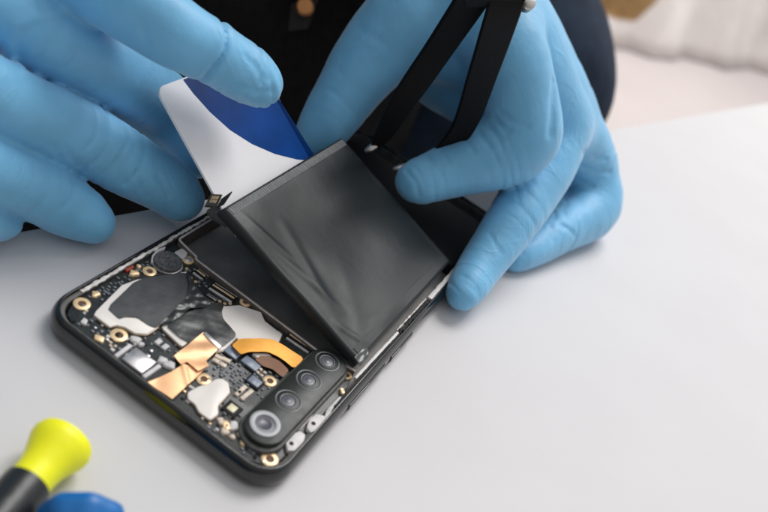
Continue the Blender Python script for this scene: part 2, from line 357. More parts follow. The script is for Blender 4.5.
# gold and red bits by the upper rail
blob('gold_spring', [(5.89,29.46)][0], 1.3, ZB, 1.0, M['gold']); blob('gold_spring', [(4.92,32.53)][0], .7, ZB, 1.1, M['gold'])
plate('red_tape', [(3.24,28.56),(3.52,31.65),(4.32,31.37),(4.33,28.37)], ZB, 7.1, M['red'])
blob('gold_spring', [(5.26,15.69)][0], 1.1, ZB, .7, M['gold'])
plate('capacitor', [(9.47,7.19),(10.7,7.33),(11.61,5.73),(9.97,5.34)], ZB, 7.1, M['white']); plate('capacitor', [(15.14,5.21),(17.4,6.33),(18.48,4.51),(16.16,3.82)], ZB, 7.1, M['gold'])

# board to board sockets
def socket(a, b, w, n, m):
    A, B = np.array(a), np.array(b); d = B - A; L_ = np.linalg.norm(d); u = d / L_; nrm = np.array([-u[1], u[0]]); rz = math.atan2(d[1], d[0])
    MB().box((*((A + B) / 2), ZB), (L_, w, .8), rz, .1).build('socket', M['dark'], board)
    MB().box((*((A + B) / 2), ZB + .8), (L_ * .86, w * .3, .12), rz, .04).build('socket_bar', m, board)
    k = MB()
    for i in range(n):
        for s_ in (-1, 1):
            q = A + u * L_ * (.08 + .84 * i / (n - 1)) + nrm * s_ * w * .62; k.box((*q, ZB), (.34, .75, .4), rz, .05)
    k.build('socket_pins', M['white'], board)
socket(*[(22.06,43.71),(30.76,44.4)], 2.2, 18, M['gold'])
socket(*[(48.67,45.76),(57.36,46.11)], 2.1, 18, M['gold'])
socket(*[(15.62,44.75),(19.44,44.66)], 1.7, 7, M['gold'])
socket(*[(23.87,39.14),(27.63,39.47)], 1.4, 8, M['silver'])
for q in [(13.34,43.59),(14.22,41.64),(16.49,41.59),(18.45,41.47),(29.37,41.18),(27.83,40.82),(30.39,42.47)]: 
    MB().lathe((q[0], q[1], ZB), [(.55, 0), (.5, .12), (.01, .14)], 12).build('test_pad', M['gold'], board)

# right side: brackets, contacts, strips
for poly in ([(69.55,13.82),(69.47,16.72),(70.28,19.3),(72.11,19.43),(72.92,17.23),(72.74,13.27),(71.44,11.97)], [(71.09,21.46),(70.08,24.48),(70.55,27.28),(72.48,28.38),(73.9,26.64),(73.55,23.11),(72.72,20.93)]):
    plate('bracket', poly, ZB, 7.55, M['white'], rnd=2)
for q in [(70.95,14.45),(71.67,23.93)]: MB().lathe((q[0], q[1], 7.56), [(.6, 0), (.6, .05), (.01, .06)], 14).build('bracket_hole', M['dark'], board)
plate('bracket', [(72.98,27.06),(71.8,30.49),(71.87,37.4),(73.06,37.68),(72.8,31.55),(74.19,28.78)], ZB, 7.5, M['white'])
for q in [(69.05,27.58),(69.11,29.53),(69.16,31.27),(69.21,33.03),(69.26,34.82),(69.21,36.51),(71.0,40.51)]: comp('spring_contact', q, .9, 1.0, .7, M['gold'])
blob('spring_contact', [(71.77,39.81)][0], .8, ZB, .9, M['gold'])
plate('solder_blob', [(69.16,18.59),(69.68,23.6),(69.82,27.92),(70.11,25.43),(70.12,20.02)], ZB, 7.2, M['white'])

# scattered tiny capacitors and resistors between the bigger parts
keep = [np.array(p) for p in (sh1, sh3, sh4, ga, gb, up, low, of, bf)]
def inside(pt, poly):
    c = False; n = len(poly)
    for i in range(n):
        a, b = poly[i], poly[i - 1]
        if (a[1] > pt[1]) != (b[1] > pt[1]) and pt[0] < (b[0] - a[0]) * (pt[1] - a[1]) / (b[1] - a[1]) + a[0]: c = not c
    return c
clusters = [(45.14,23.0),(47.07,23.12),(49.17,23.46),(47.38,20.96),(45.08,20.89),(46.17,25.19),(48.48,25.74),(50.55,22.5),(49.68,20.55),(42.92,18.96),(11.19,7.96),(16.57,8.0),(24.29,7.26),(20.15,6.0),(6.56,15.9),(6.1,18.94),(6.33,23.6),(6.51,25.74),(6.27,21.0),(23.97,15.79),(26.43,10.77),(27.01,22.18),(32.56,16.85),(41.26,8.87),(42.0,6.44),(52.53,10.05),(58.13,10.21),(62.6,8.42),(65.41,7.13),(58.1,12.37),(52.04,3.88),(54.87,3.85),(52.34,25.99),(55.46,24.45),(57.47,30.67),(17.57,44.39),(20.6,42.95),(26.13,46.81),(28.91,47.07),(32.82,48.79),(37.11,49.02),(41.22,48.41),(44.43,48.0),(58.67,47.16),(60.94,47.5),(10.88,40.27),(6.12,37.98),(5.77,33.35)]
small = []; tries = 0
while len(small) < 250 and tries < 20000:
    tries += 1; q = random.choice(clusters); pt = (q[0] + random.gauss(0, 2.0), q[1] + random.gauss(0, 2.0))
    if not (4.2 < pt[0] < 71.2 and 4.2 < pt[1] < 45.2) or any(inside(pt, k) for k in keep): continue
    if 57 < pt[0] < 69.3 and 6 < pt[1] < 49.5: continue
    if any(abs(pt[0] - a[0]) < .95 and abs(pt[1] - a[1]) < .8 for a in small): continue
    small.append(pt)
small.sort(key=lambda p: p[1])
mats_ = ['cap', 'cap', 'white', 'silver', 'chip', 'chip', 'gold', 'dark']
for pt in small[:85]: comp('capacitor', pt, random.choice((.7, .9, 1.1)), random.choice((.5, .6, .8)), random.uniform(.3, .55), M[random.choice(mats_)])
rest = MB()
for pt in small[85:]: rest.box((*pt, ZB), (random.choice((.6, .8, 1.0)), random.choice((.45, .6)), random.uniform(.3, .5)), 0, .06)
rest.build('resistors', M['chip'], board)['kind'] = 'stuff'

# camera strip
cam_ = MB()
def capsule(cx, y0, y1, r, n=16):
    return [(cx + r * math.cos(math.pi * i / n + math.pi), y0 + r + r * math.sin(math.pi * i / n + math.pi)) for i in range(n + 1)] + [(cx + r * math.cos(math.pi * i / n), y1 - r + r * math.sin(math.pi * i / n)) for i in range(n + 1)]
CX = 63.7
base = MB().prism(capsule(CX, 5.9, 49.6, 6.2), 6.35, 7.9, .35).build('camera_module', M['ledge'], phone)
ORG[base.name] = ORG[phone.name]
MB().prism(capsule(CX, 7.0, 48.7, 5.45), 7.9, 9.4, .3).build('camera_cover', M['camglass'], base)
for i, y in enumerate((12.75, 23.4, 33.5, 43.4)):
    c = (CX - .6, y, 9.38)
    if i == 0:
        MB().lathe(c, [(4.0, 0), (4.0, .32), (3.85, .42), (2.75, .42), (2.6, .30), (2.6, .06)], 44).build('lens_ring', M['camring'], base)
        MB().lathe(c, [(2.6, 0), (2.55, .06), (1.8, .1), (1.75, .06), (.01, .07)], 32).build('lens', M['lens2'], base)
    else:
        MB().lathe(c, [(3.7, 0), (3.7, .08), (3.6, .13), (3.25, .13), (3.15, .08), (3.15, .0)], 44).build('lens_ring', M['camdim'], base)
        MB().lathe(c, [(2.35, 0), (2.3, .12), (2.0, .16), (1.9, .1), (1.9, .0)], 36).build('lens_ring', M['camdim'], base)
        MB().lathe(c, [(1.85, 0), (1.75, .05), (1.0, .07), (.95, .16), (.5, .26), (.01, .3)], 32).build('lens', M['lens2'], base)

# adhesive left on the rails
def strip(name, x0, y0, x1, y1, w, z, m, h=.35, n=40, rag=.35, seed=1):
    rnd = random.Random(seed); A = np.array((x0, y0)); B = np.array((x1, y1)); d = (B - A) / np.linalg.norm(B - A); nn = np.array((-d[1], d[0]))
    l = [tuple(A + (B - A) * i / n + nn * (w / 2 * (1 - rag * rnd.random()))) for i in range(n + 1)]
    r = [tuple(A + (B - A) * i / n - nn * (w / 2 * (1 - rag * rnd.random()))) for i in range(n, -1, -1)]
    return MB().prism(l + r, z, z + h, .1).build(name, m, phone)
strip('adhesive', 2.75, 13, 2.6, 71, 1.5, 7.1, M['glue'], .45, 60, .7, 3)
strip('adhesive', 71.9, 46.0, 72.2, 73, 1.0, 7.1, M['white'], 1.1, 30, .25, 8)
strip('adhesive', 72.4, 97, 72.4, 122, 1.8, 7.2, M['white'], .9, 12, .3, 9)
strip('foam_strip', 73.0, 33, 73.0, 73, 1.0, 7.2, M['foam'], .8, 60, .5, 11)
strip('foam_strip', 72.6, 73.5, 72.6, 96, 1.7, 7.2, M['foam'], .9, 50, .8, 12)
strip('adhesive', 71.5, 74, 71.5, 96, .7, 7.1, M['glue'], .7, 40, .8, 13)
# buttons on the long side
for y0, y1 in (([(38.7,-1.46)][0][0], [(60.4,-3.36)][0][0]), ([(64.94,-2.34)][0][0], [(79.99,-4.02)][0][0])):
    k = MB(); z0, z1 = 3.1, 5.2
    k.prism([(PW - .3, y0), (PW + .38, y0 + .4), (PW + .38, y1 - .4), (PW - .3, y1)], z0, z1, .25).build('side_button', M['frame'], phone)
    MB().prism([(PW - .2, y0 - .35), (PW + .03, y0 - .35), (PW + .03, y1 + .35), (PW - .2, y1 + .35)], z0 - .35, z1 + .3, .0).build('button_slot', M['dark'], phone)
mc = [(24.95,-30.76)]
MB().lathe((20.5, .25, 3.6), [(.55, 0), (.5, .12), (.01, .13)], 14, (0, -1, .0)).build('microphone_hole', M['dark'], phone)

# ------------------------------------------------------------------ battery (lifted along its far long side)
bn = M['band'] = bpy.data.materials.new('embossed_wrap_band'); bn.use_nodes = True
nt = bn.node_tree; b_ = nt.nodes['Principled BSDF']; b_.inputs['Roughness'].default_value = .3
tc = nt.nodes.new('ShaderNodeTexCoord'); w1 = nt.nodes.new('ShaderNodeTexWave'); w1.wave_type = 'BANDS'; w1.bands_direction = 'Y'; w1.inputs['Scale'].default_value = 330; w1.inputs['Distortion'].default_value = 1.5; w1.inputs['Detail'].default_value = 2
nz = nt.nodes.new('ShaderNodeTexNoise'); nz.inputs['Scale'].default_value = 900
rp = nt.nodes.new('ShaderNodeValToRGB'); rp.color_ramp.elements[0].color = (.07, .073, .075, 1); rp.color_ramp.elements[1].color = (.32, .33, .33, 1)
mx = nt.nodes.new('ShaderNodeMath'); mx.operation = 'MULTIPLY'
bp_ = nt.nodes.new('ShaderNodeBump'); bp_.inputs['Distance'].default_value = .0002
for a, b in ((tc.outputs['Object'], w1.inputs['Vector']), (tc.outputs['Object'], nz.inputs['Vector']), (w1.outputs['Fac'], mx.inputs[0]), (nz.outputs['Fac'], mx.inputs[1]), (mx.outputs[0], rp.inputs['Fac']), (rp.outputs['Color'], b_.inputs['Base Color']), (w1.outputs['Fac'], bp_.inputs['Height']), (bp_.outputs['Normal'], b_.inputs['Normal'])): nt.links.new(a, b)

BL = np.array((15.7, 47.8, 29.3)); BR = np.array((70.5, 48.2, 11.6))      # top near corners, raised and hinged
BY = 69.0; BT = 4.2
ux = (BR - BL); BW = np.linalg.norm(ux); ux /= BW; uy = np.array((0, 1.0, 0)); uy -= ux * (uy @ ux); uy /= np.linalg.norm(uy); uz = np.cross(ux, uy)
batt = thing('battery', 'dark grey foil wrapped phone battery lifted on one side out of the opened phone', 'battery', tuple(float(v) for v in (BR + uy * BY / 2)))
def bpt(a, b, c): return tuple(BL + ux * a + uy * b + uz * c)
def crease(a, b):
    h = 0
    # long diagonal tension folds running from the raised corner to the hinge
    for (a0, b0, a1, b1, amp, w) in ((9, 3, 44, 9, .55, 1.5), (13, 15, 47, 4, .7, 2.0), (22, 13, 52, 11, -.5, 2.6), (36, 20, 56, 6, .45, 2.8), (4, 4, 24, 8, .45, 1.0), (44, 3, 57, 8, .5, 1.2), (28, 24, 50, 17, .25, 4)):
        dx, dy = a1 - a0, b1 - b0; L2 = dx * dx + dy * dy; t = ((a - a0) * dx + (b - b0) * dy) / L2
        tt = min(1, max(0, t)); d = math.hypot(a - a0 - dx * tt, b - b0 - dy * tt); h += amp * math.exp(-(d / w) ** 2) * (math.sin(math.pi * min(1, max(0, t * .9 + .05))) + .1) * .5
    h += .16 * math.sin(a * .21 + b * .11) + .13 * math.sin(b * .19 - a * .08 + 1)
    e = min(a, BW - a, b, BY - b); return h * min(1, e / 3.0)
NX, NY = 110, 130; V = []; Fq = []
def edge_round(t, L_, r=1.3):
    e = min(t, L_ - t)
    return 0 if e >= r else -(r - math.sqrt(max(0, r * r - (r - e) ** 2)))
def spaced(n, L_):
    base_ = [0, .15, .35, .6, .9, 1.3]; mid = [1.3 + (L_ - 2.6) * i / n for i in range(1, n)]; return base_ + mid + [L_ - q for q in reversed(base_)]
ax_, ay_ = spaced(NX, BW), spaced(NY, BY)
for a in ax_:
    for b in ay_: V.append(bpt(a, b, edge_round(a, BW) + edge_round(b, BY) * .9 + crease(a, b)))
nx_, ny_ = len(ax_), len(ay_)
for i in range(nx_ - 1):
    for j in range(ny_ - 1): Fq.append((i * ny_ + j, (i + 1) * ny_ + j, (i + 1) * ny_ + j + 1, i * ny_ + j + 1))
rim = [i * ny_ for i in range(nx_)] + [(nx_ - 1) * ny_ + j for j in range(1, ny_)] + [i * ny_ + ny_ - 1 for i in range(nx_ - 2, -1, -1)] + [j for j in range(ny_ - 2, 0, -1)]
k0 = len(V); lowc = []
for q in rim:
    i, j = divmod(q, ny_); V.append(bpt(ax_[i], ay_[j], -BT + .8)); lowc.append(len(V) - 1)
low2 = []
for q in rim:
    i, j = divmod(q, ny_); a, b = ax_[i], ay_[j]; V.append(bpt(min(max(a, .8), BW - .8), min(max(b, .8), BY - .8), -BT)); low2.append(len(V) - 1)
n_ = len(rim)
for i in range(n_):
    j = (i + 1) % n_; Fq.append((rim[i], rim[j], lowc[j], lowc[i])); Fq.append((lowc[i], lowc[j], low2[j], low2[i]))
Fq.append(tuple(low2))
obj('wrap', V, Fq, M['batt'], batt, angle=50)
def bslab(name, a0, a1, b0, b1, c0, c1, m, na=3, nb=60):
    top = []; k = MB(); W_ = []
    A = [a0 + (a1 - a0) * i / na for i in range(na + 1)]; B = [b0 + (b1 - b0) * j / nb for j in range(nb + 1)]
    v = [bpt(a, b, max(c1, crease(a, b) + c1 + edge_round(a, BW) + .9 * edge_round(b, BY))if min(a, BW - a) > 1 else c1 + edge_round(a, BW) + crease(a, b)) for a in A for b in B] + [bpt(a, b, c0 + edge_round(a, BW)) for a in A for b in B]
    f = []; N = len(A) * len(B); w = len(B)
    for i in range(na):
        for j in range(nb):
            q = (i * w + j, (i + 1) * w + j, (i + 1) * w + j + 1, i * w + j + 1); f.append(q); f.append(tuple(reversed([x + N for x in q])))
    bd = [i * w for i in range(na + 1)] + [na * w + j for j in range(1, w)] + [i * w + w - 1 for i in range(na - 1, -1, -1)] + [j for j in range(w - 2, 0, -1)]
    for i in range(len(bd)): j = (i + 1) % len(bd); f.append((bd[i], bd[j], bd[j] + N, bd[i] + N))
    return obj(name, v, f, m, batt)
bslab('seal_band', .9, 3.4, 1.5, BY - 1.5, -.8, .10, M['band'])
bslab('seal_band', BW - 4.0, BW - 1.2, 2.0, BY - 2, -.8, .09, M['batt'])
# crumpled clear film at the hinged near corner
rr = random.Random(4); fv = []; ff = []; n1, n2 = 16, 14
for i in range(n1 + 1):
    for j in range(n2 + 1):
        a = BW - 2.2 + 3.0 * i / n1; b = -.5 + 7 * (j / n2) * (1 - .55 * abs(i / n1 - .45))
        fv.append(bpt(a, b, .15 + .16 * math.sin(i * .5 + j * .25) * math.sin(j * .4) + .02 * rr.random() - max(0, a - BW) * .6))
for i in range(n1):
    for j in range(n2): q = i * (n2 + 1) + j; ff.append((q, q + n2 + 1, q + n2 + 2, q + 1))
ob = obj('film', fv, ff, M['clear'], batt, angle=30); md = ob.modifiers.new('thickness', 'SOLIDIFY'); md.thickness = .00008
# connector flex at the raised near corner
fx = MB()
t0 = np.array((15.31,48.92,27.3)); t1 = np.array((11.82,46.1,28.3)); t2 = np.array((10.74,47.99,30.3)); t3 = np.array((12.94,50.68,30.3)); 
def quad3(k, pts, th=(0, 0, -.35), mi=0):
    p = [np.array(q, float) for q in pts]; t = np.array(th); v = [tuple(q) for q in p] + [tuple(q + t) for q in p]; n = len(p)
    f = [tuple(range(n)), tuple(reversed(range(n, 2 * n)))] + [(i, (i + 1) % n, n + (i + 1) % n, n + i) for i in range(n)]
    return k.add(v, f, mi)
quad3(fx, [(11.66,47.3,25.8), (12.79,48.7,27.8), (15.74,48.07,28.0), (18.81,49.16,26.0), (18.26,48.15,24.6), (14.0,47.5,24.8)], (0, 0, -1.0))
quad3(fx, [(10.55,47.39,26.8), (10.28,49.22,29.8), (12.59,51.36,30.3), (13.4,48.85,27.8)], (0, 0, -.8))
fx.build('connector', M['foil'], batt, smooth=False)
pin = MB()
for i in range(5):
    s0 = i / 5 + .04; s1 = s0 + .11
    A, B, Cc, D = [np.array(q) for q in ((11.05,48.02,27.6), (11.04,48.95,29.8), (12.56,50.06,30.2), (12.96,48.46,28.4))]
    e0, e1 = A + (D - A) * s0, A + (D - A) * s1; g0, g1 = B + (Cc - B) * s0, B + (Cc - B) * s1
    for u0, u1 in ((.08, .42), (.56, .92)):
        quad3(pin, [e0 + (g0 - e0) * u0 + (0, 0, .25), e1 + (g1 - e1) * u0 + (0, 0, .25), e1 + (g1 - e1) * u1 + (0, 0, .25), e0 + (g0 - e0) * u1 + (0, 0, .25)], (0, 0, -.2))
pin.build('contact', M['gold'], batt, smooth=False)
sk = MB(); quad3(sk, [(13.81,48.25,28.0), (13.31,49.95,29.8), (14.07,53.23,31.8), (14.62,49.87,29.3)], (.2, 0, -.4)); sk.build('connector_tab', M['dark'], batt, smooth=False)

# ------------------------------------------------------------------ pry card pushed under the battery
KA = np.array((10.0, 52.4, 27.5)); KB = np.array((-17.37,52.27,47.0)); KC = np.array((13.6, 97.8, 27.5))
cd = (KB - KA); clen = np.linalg.norm(cd); cd /= clen; cw = KC - KA; cw -= cd * (cw @ cd); cwid = np.linalg.norm(cw); cw /= cwid; cn = np.cross(cd, cw)
if cn[2] < 0: cn = -cn
def kpt(s_, t, h): return KA + cd * s_ + cw * t + cn * h
r_ = 3.0; out = []
for (cx, cy, a0) in ((clen - r_, r_, -90), (clen - r_, cwid - r_, 0)):
    for i in range(9):
        a = math.radians(a0 + 90 * i / 8); out.append((cx + r_ * math.cos(a), cy + r_ * math.sin(a)))
out += [(-13, cwid), (-13, 0)]
card = thing('plastic_card', 'white and blue plastic card wedged under the lifted battery by gloved fingers', 'card', tuple(KA))
n_ = len(out); cv = [tuple(kpt(s_, t, 0)) for s_, t in out] + [tuple(kpt(s_, t, -.76)) for s_, t in out]
obj('card_body', cv, [tuple(range(n_)), tuple(range(2 * n_ - 1, n_ - 1, -1))] + [(i, (i + 1) % n_, n_ + (i + 1) % n_, n_ + i) for i in range(n_)], M['card'], card, smooth=False)
# blue printed field: bounded by a curve sampled from the card's own design
CURVE = [(33.24,10.86),(28.72,11.84),(21.92,14.32),(14.81,18.2),(8.23,23.86),(2.26,31.1),(-2.64,39.33),(-6.53,48.55)]
bl = [(s_, t) for s_, t in CURVE]
fld = [(min(s_, clen - .12), t) for s_, t in bl] + [(bl[-1][0], cwid - .1), (clen - r_, cwid - .1)] + [(clen - r_ + (r_ - .1) * math.sin(math.radians(a)), cwid - r_ + (r_ - .1) * math.cos(math.radians(a))) for a in (20, 40, 60, 80, 90)]
n_ = len(fld); cv = [tuple(kpt(s_, t, .05)) for s_, t in fld] + [tuple(kpt(s_, t, -.02)) for s_, t in fld]
obj('blue_print', cv, [tuple(range(n_)), tuple(range(2 * n_ - 1, n_ - 1, -1))] + [(i, (i + 1) % n_, n_ + (i + 1) % n_, n_ + i) for i in range(n_)], M['cardblue'], card, smooth=False)

# ------------------------------------------------------------------ gloved hands: one continuous surface each, from a distance field
def smin(a, b, k): h = np.maximum(k - np.abs(a - b), 0) / k; return np.minimum(a, b) - h * h * k * .25
def cone(P, a, b):
    A, B = np.array(a[:3], np.float32), np.array(b[:3], np.float32); d = B - A; Q = P - A; e = Q @ d; dd = float(d @ d); t = np.clip(e / dd, 0, 1)
    return np.sqrt(np.maximum(np.einsum('ij,ij->i', Q, Q) - 2 * t * e + t * t * dd, 0)) - (np.float32(a[3]) + np.float32(b[3] - a[3]) * t)
def chain(P, c, k=4.0):
    d = None
    for a, b in zip(c[:-1], c[1:]): e = cone(P, a, b); d = e if d is None else smin(d, e, k)
    return d
def spline(c, n=4):
    """round the bends of a joint chain (Catmull-Rom through joints with radii)"""
    p = [np.array(q, float) for q in c]; p = [2 * p[0] - p[1]] + p + [2 * p[-1] - p[-2]]; o = []
    for i in range(1, len(p) - 2):
        for j in range(n):
            t = j / n; o.append(.5 * (2 * p[i] + (p[i + 1] - p[i - 1]) * t + (2 * p[i - 1] - 5 * p[i] + 4 * p[i + 1] - p[i + 2]) * t * t + (3 * p[i] - 3 * p[i + 1] + p[i + 2] - p[i - 1]) * t ** 3))
    return o + [p[-2]]
def folds(P, fl):
    r = np.zeros(len(P))
    for (c, ax, amp, lam, w, rad) in fl:
        ax = np.array(ax, float); ax /= np.linalg.norm(ax); q = P - np.array(c[:3]); s_ = q @ ax; rr_ = np.linalg.norm(q - s_[:, None] * ax, axis=1)
        wob = .9 * np.sin(q[:, 0] * .31 + q[:, 2] * .27) + .7 * np.sin(q[:, 1] * .47 + 1.1)
        r += 1.5 * amp * (.8 - 2 * (1 - np.abs(np.sin(math.pi * (s_ + wob) / lam))) ** 2) * -1 * np.exp(-(s_ / w) ** 2) * np.exp(-(rr_ / rad) ** 2) * (.65 + .35 * np.sin(q[:, 0] * .6 + q[:, 1] * .5))
    return r
def hand_field(h):
    fing = [spline(c) for c in h['fingers']]
    lines = h.get('lines_hit', [])
    def f(P):
        d = None
        for c in fing: e = chain(P, c, 3.0); d = e if d is None else smin(d, e, h.get('kf', 1.0))
        p = None
        for a, b in h['palm']: e = cone(P, a, b); p = e if p is None else smin(p, e, 10.0)
        d = smin(d, p, h.get('kp', 7.0))
        d = d + .16 * np.sin(P[:, 0] * .33 + 1.2 * np.sin(P[:, 1] * .21)) * np.sin(P[:, 2] * .29 + .7 + .8 * np.sin(P[:, 0] * .17))
        for pl_, amp, w in lines:                            # single creases (amp > 0) and raised folds (amp < 0)
            e = None
            for a, b in zip(pl_[:-1], pl_[1:]): q = cone(P, (*a, 0), (*b, 0)); e = q if e is None else np.minimum(e, q)
            d = d + amp * np.exp(-(e / w) ** 2)
        return d + folds(P, h['folds'])
    return f
EYE = np.array({'loc':[98.069,-116.215,164.373],'right':[0.812844,0.444636,0.376275],'up':[-0.556379,0.401465,0.727508],'back':[0.172415,-0.800703,0.573715],'lens':37.64}['loc'])
def lay_creases(h):
    """bring the drawn crease lines onto the glove's own surface"""
    f = hand_field(h); o = []
    for pts, amp, w in h.get('lines', []):
        P = np.array([q[:3] for q in pts], float); dr = P - EYE; L_ = np.linalg.norm(dr, axis=1); dr /= L_[:, None]; t = L_ - 45
        for _ in range(60): t = t + f((EYE + dr * t[:, None]).astype(np.float32)) * .8
        o.append(([tuple(v) for v in EYE + dr * t[:, None]], amp, w))
    h['lines_hit'] = o
def surface_net(f_, lo, hi, h):
    f = lambda P: f_(np.asarray(P, np.float32))
    lo = np.array(lo, float); n = np.ceil((np.array(hi) - lo) / h).astype(int) + 1
    ax = [lo[i] + h * np.arange(n[i]) for i in range(3)]; D = np.empty(n)
    c = 5; nc = n // c + 2                                 # coarse pass first, then only the cells near the surface
    G = np.meshgrid(*[lo[i] + h * (c * np.arange(nc[i]) + c / 2) for i in range(3)], indexing='ij')
    Dc = f(np.stack([g.ravel() for g in G], 1)).reshape(nc)
    D = np.repeat(np.repeat(np.repeat(Dc, c, 0), c, 1), c, 2)[:n[0], :n[1], :n[2]].copy()
    I0 = np.argwhere(np.abs(D) < c * h * 1.1 + 2.0)
    for k0_ in range(0, len(I0), 400000):
        b_i = I0[k0_:k0_ + 400000]; D[b_i[:, 0], b_i[:, 1], b_i[:, 2]] = f(lo + h * b_i)
    neg = D < 0; cnt = np.zeros(n - 1, int); acc = np.zeros((*(n - 1), 3)); m = np.zeros(n - 1)
    sl = lambda o: tuple(slice(o[k], o[k] + n[k] - 1) for k in range(3))
    cs = [(i, j, k) for i in (0, 1) for j in (0, 1) for k in (0, 1)]
    for a in cs:
        for k in range(3):
            if a[k]: continue
            b = list(a); b[k] = 1; b = tuple(b); da, db = D[sl(a)], D[sl(b)]; x = (da < 0) != (db < 0); t = np.where(x, da / (da - db + 1e-12), 0)
            for q in range(3): acc[..., q] += np.where(x, a[q] + (t if q == k else 0), 0)
            m += x
    act = m > 0; idx = -np.ones(n - 1, int); idx[act] = np.arange(act.sum())
    I = np.argwhere(act); v = lo + h * (I + acc[act] / m[act][:, None]); F_ = []
    for k in range(3):
        u, w = (k + 1) % 3, (k + 2) % 3; s0 = [slice(1, -1)] * 3; s0[k] = slice(0, -1); s1 = list(s0); s1[k] = slice(1, None)
        A, B = neg[tuple(s0)], neg[tuple(s1)]; e = np.argwhere(A != B); off = np.array([1, 1, 1]); off[k] = 0; e = e + off; fl = A[A != B]
        du = np.eye(3, dtype=int)[u]; dw = np.eye(3, dtype=int)[w]; g = lambda q: idx[q[:, 0], q[:, 1], q[:, 2]]
        Q = np.stack([g(e - du - dw), g(e - dw), g(e), g(e - du)], 1); Q[~fl] = Q[~fl][:, ::-1]; F_.append(Q)
    Q = np.concatenate(F_)
    for _ in range(1):
        d = f(v); g = np.stack([(f(v + np.eye(3)[k] * .25) - d) / .25 for k in range(3)], 1); v = v - np.clip(d / np.maximum((g * g).sum(1), .2), -h, h)[:, None] * g
    return v, Q
def make_glove(h, parent, step=.75):
    lay_creases(h)
    pts = np.array([q for c in h['fingers'] for q in c] + [q for s_ in h['palm'] for q in s_]); lo = (pts[:, :3] - pts[:, 3:]).min(0) - 6; hi = (pts[:, :3] + pts[:, 3:]).max(0) + 6
    v, q = surface_net(hand_field(h), lo, hi, step)
    me = bpy.data.meshes.new('nitrile_glove'); o_ = np.array(ORG[parent.name]); me.vertices.add(len(v)); me.vertices.foreach_set('co', ((v - o_) * S).ravel())
    me.loops.add(q.size); me.loops.foreach_set('vertex_index', q.ravel()); me.polygons.add(len(q)); me.polygons.foreach_set('loop_start', np.arange(len(q)) * 4); me.polygons.foreach_set('loop_total', np.full(len(q), 4))
    me.update(); me.validate(); me.polygons.foreach_set('use_smooth', np.ones(len(me.polygons), bool)); me.materials.append(M['glove'])
    o = bpy.data.objects.new('nitrile_glove', me); COL.objects.link(o); o.parent = parent; ORG[o.name] = tuple(o_)
    return o

hip = np.array((EP[0], EP[1])) + ed * 130 + en * 190
person = thing('person', 'person in black clothes and blue nitrile gloves working on the phone across the table', 'person', (float(hip[0]), float(hip[1]), -260))
# hand holding the card (the person's right hand)
A_thumb = [(-75.04,48.29,69.23,12.53),(-37.57,46.56,69.23,10.32),(-16.7,49.98,66.47,8.33),(-8.65,58.21,62.79,7.19),(-1.53,68.36,57.27,6.97),(3.24,72.11,54.51,4.73)]
A_index = [(-64.31,22.14,58.19,10.37),(-45.84,35.64,52.67,10.17),(-36.27,53.14,42.55,9.94),(-33.74,67.33,32.43,9.93),(-31.45,78.91,24.15,9.7),(-24.01,81.83,17.71,8.28),(-13.85,79.14,14.03,6.01)]
A_middle = [(-49.43,0.16,54.51,8.78),(-38.08,15.96,42.55,8.66),(-31.95,30.88,33.35,8.59),(-27.58,40.9,26.91,8.61),(-19.84,49.95,20.47,8.41),(-9.67,59.46,14.03,7.41),(-4.62,62.17,10.81,5.26)]
A_ring = [(-43.56,-11.15,45.31,8.55),(-33.03,7.2,28.75,8.18),(-27.21,21.38,18.63,7.68),(-21.48,30.6,11.27,7.23),(-13.41,34.5,8.51,5.12)]
A_little = [(-35.25,-21.66,34.27,7.12),(-29.26,-0.85,19.55,5.72),(-27.89,8.77,11.27,4.56),(-26.89,17.45,6.67,2.38)]
A_wrist = [(-80.92,-29.18,76.59,24.3)][0]; A_w2 = [(-71.85,-34.49,61.87,22.5)][0]
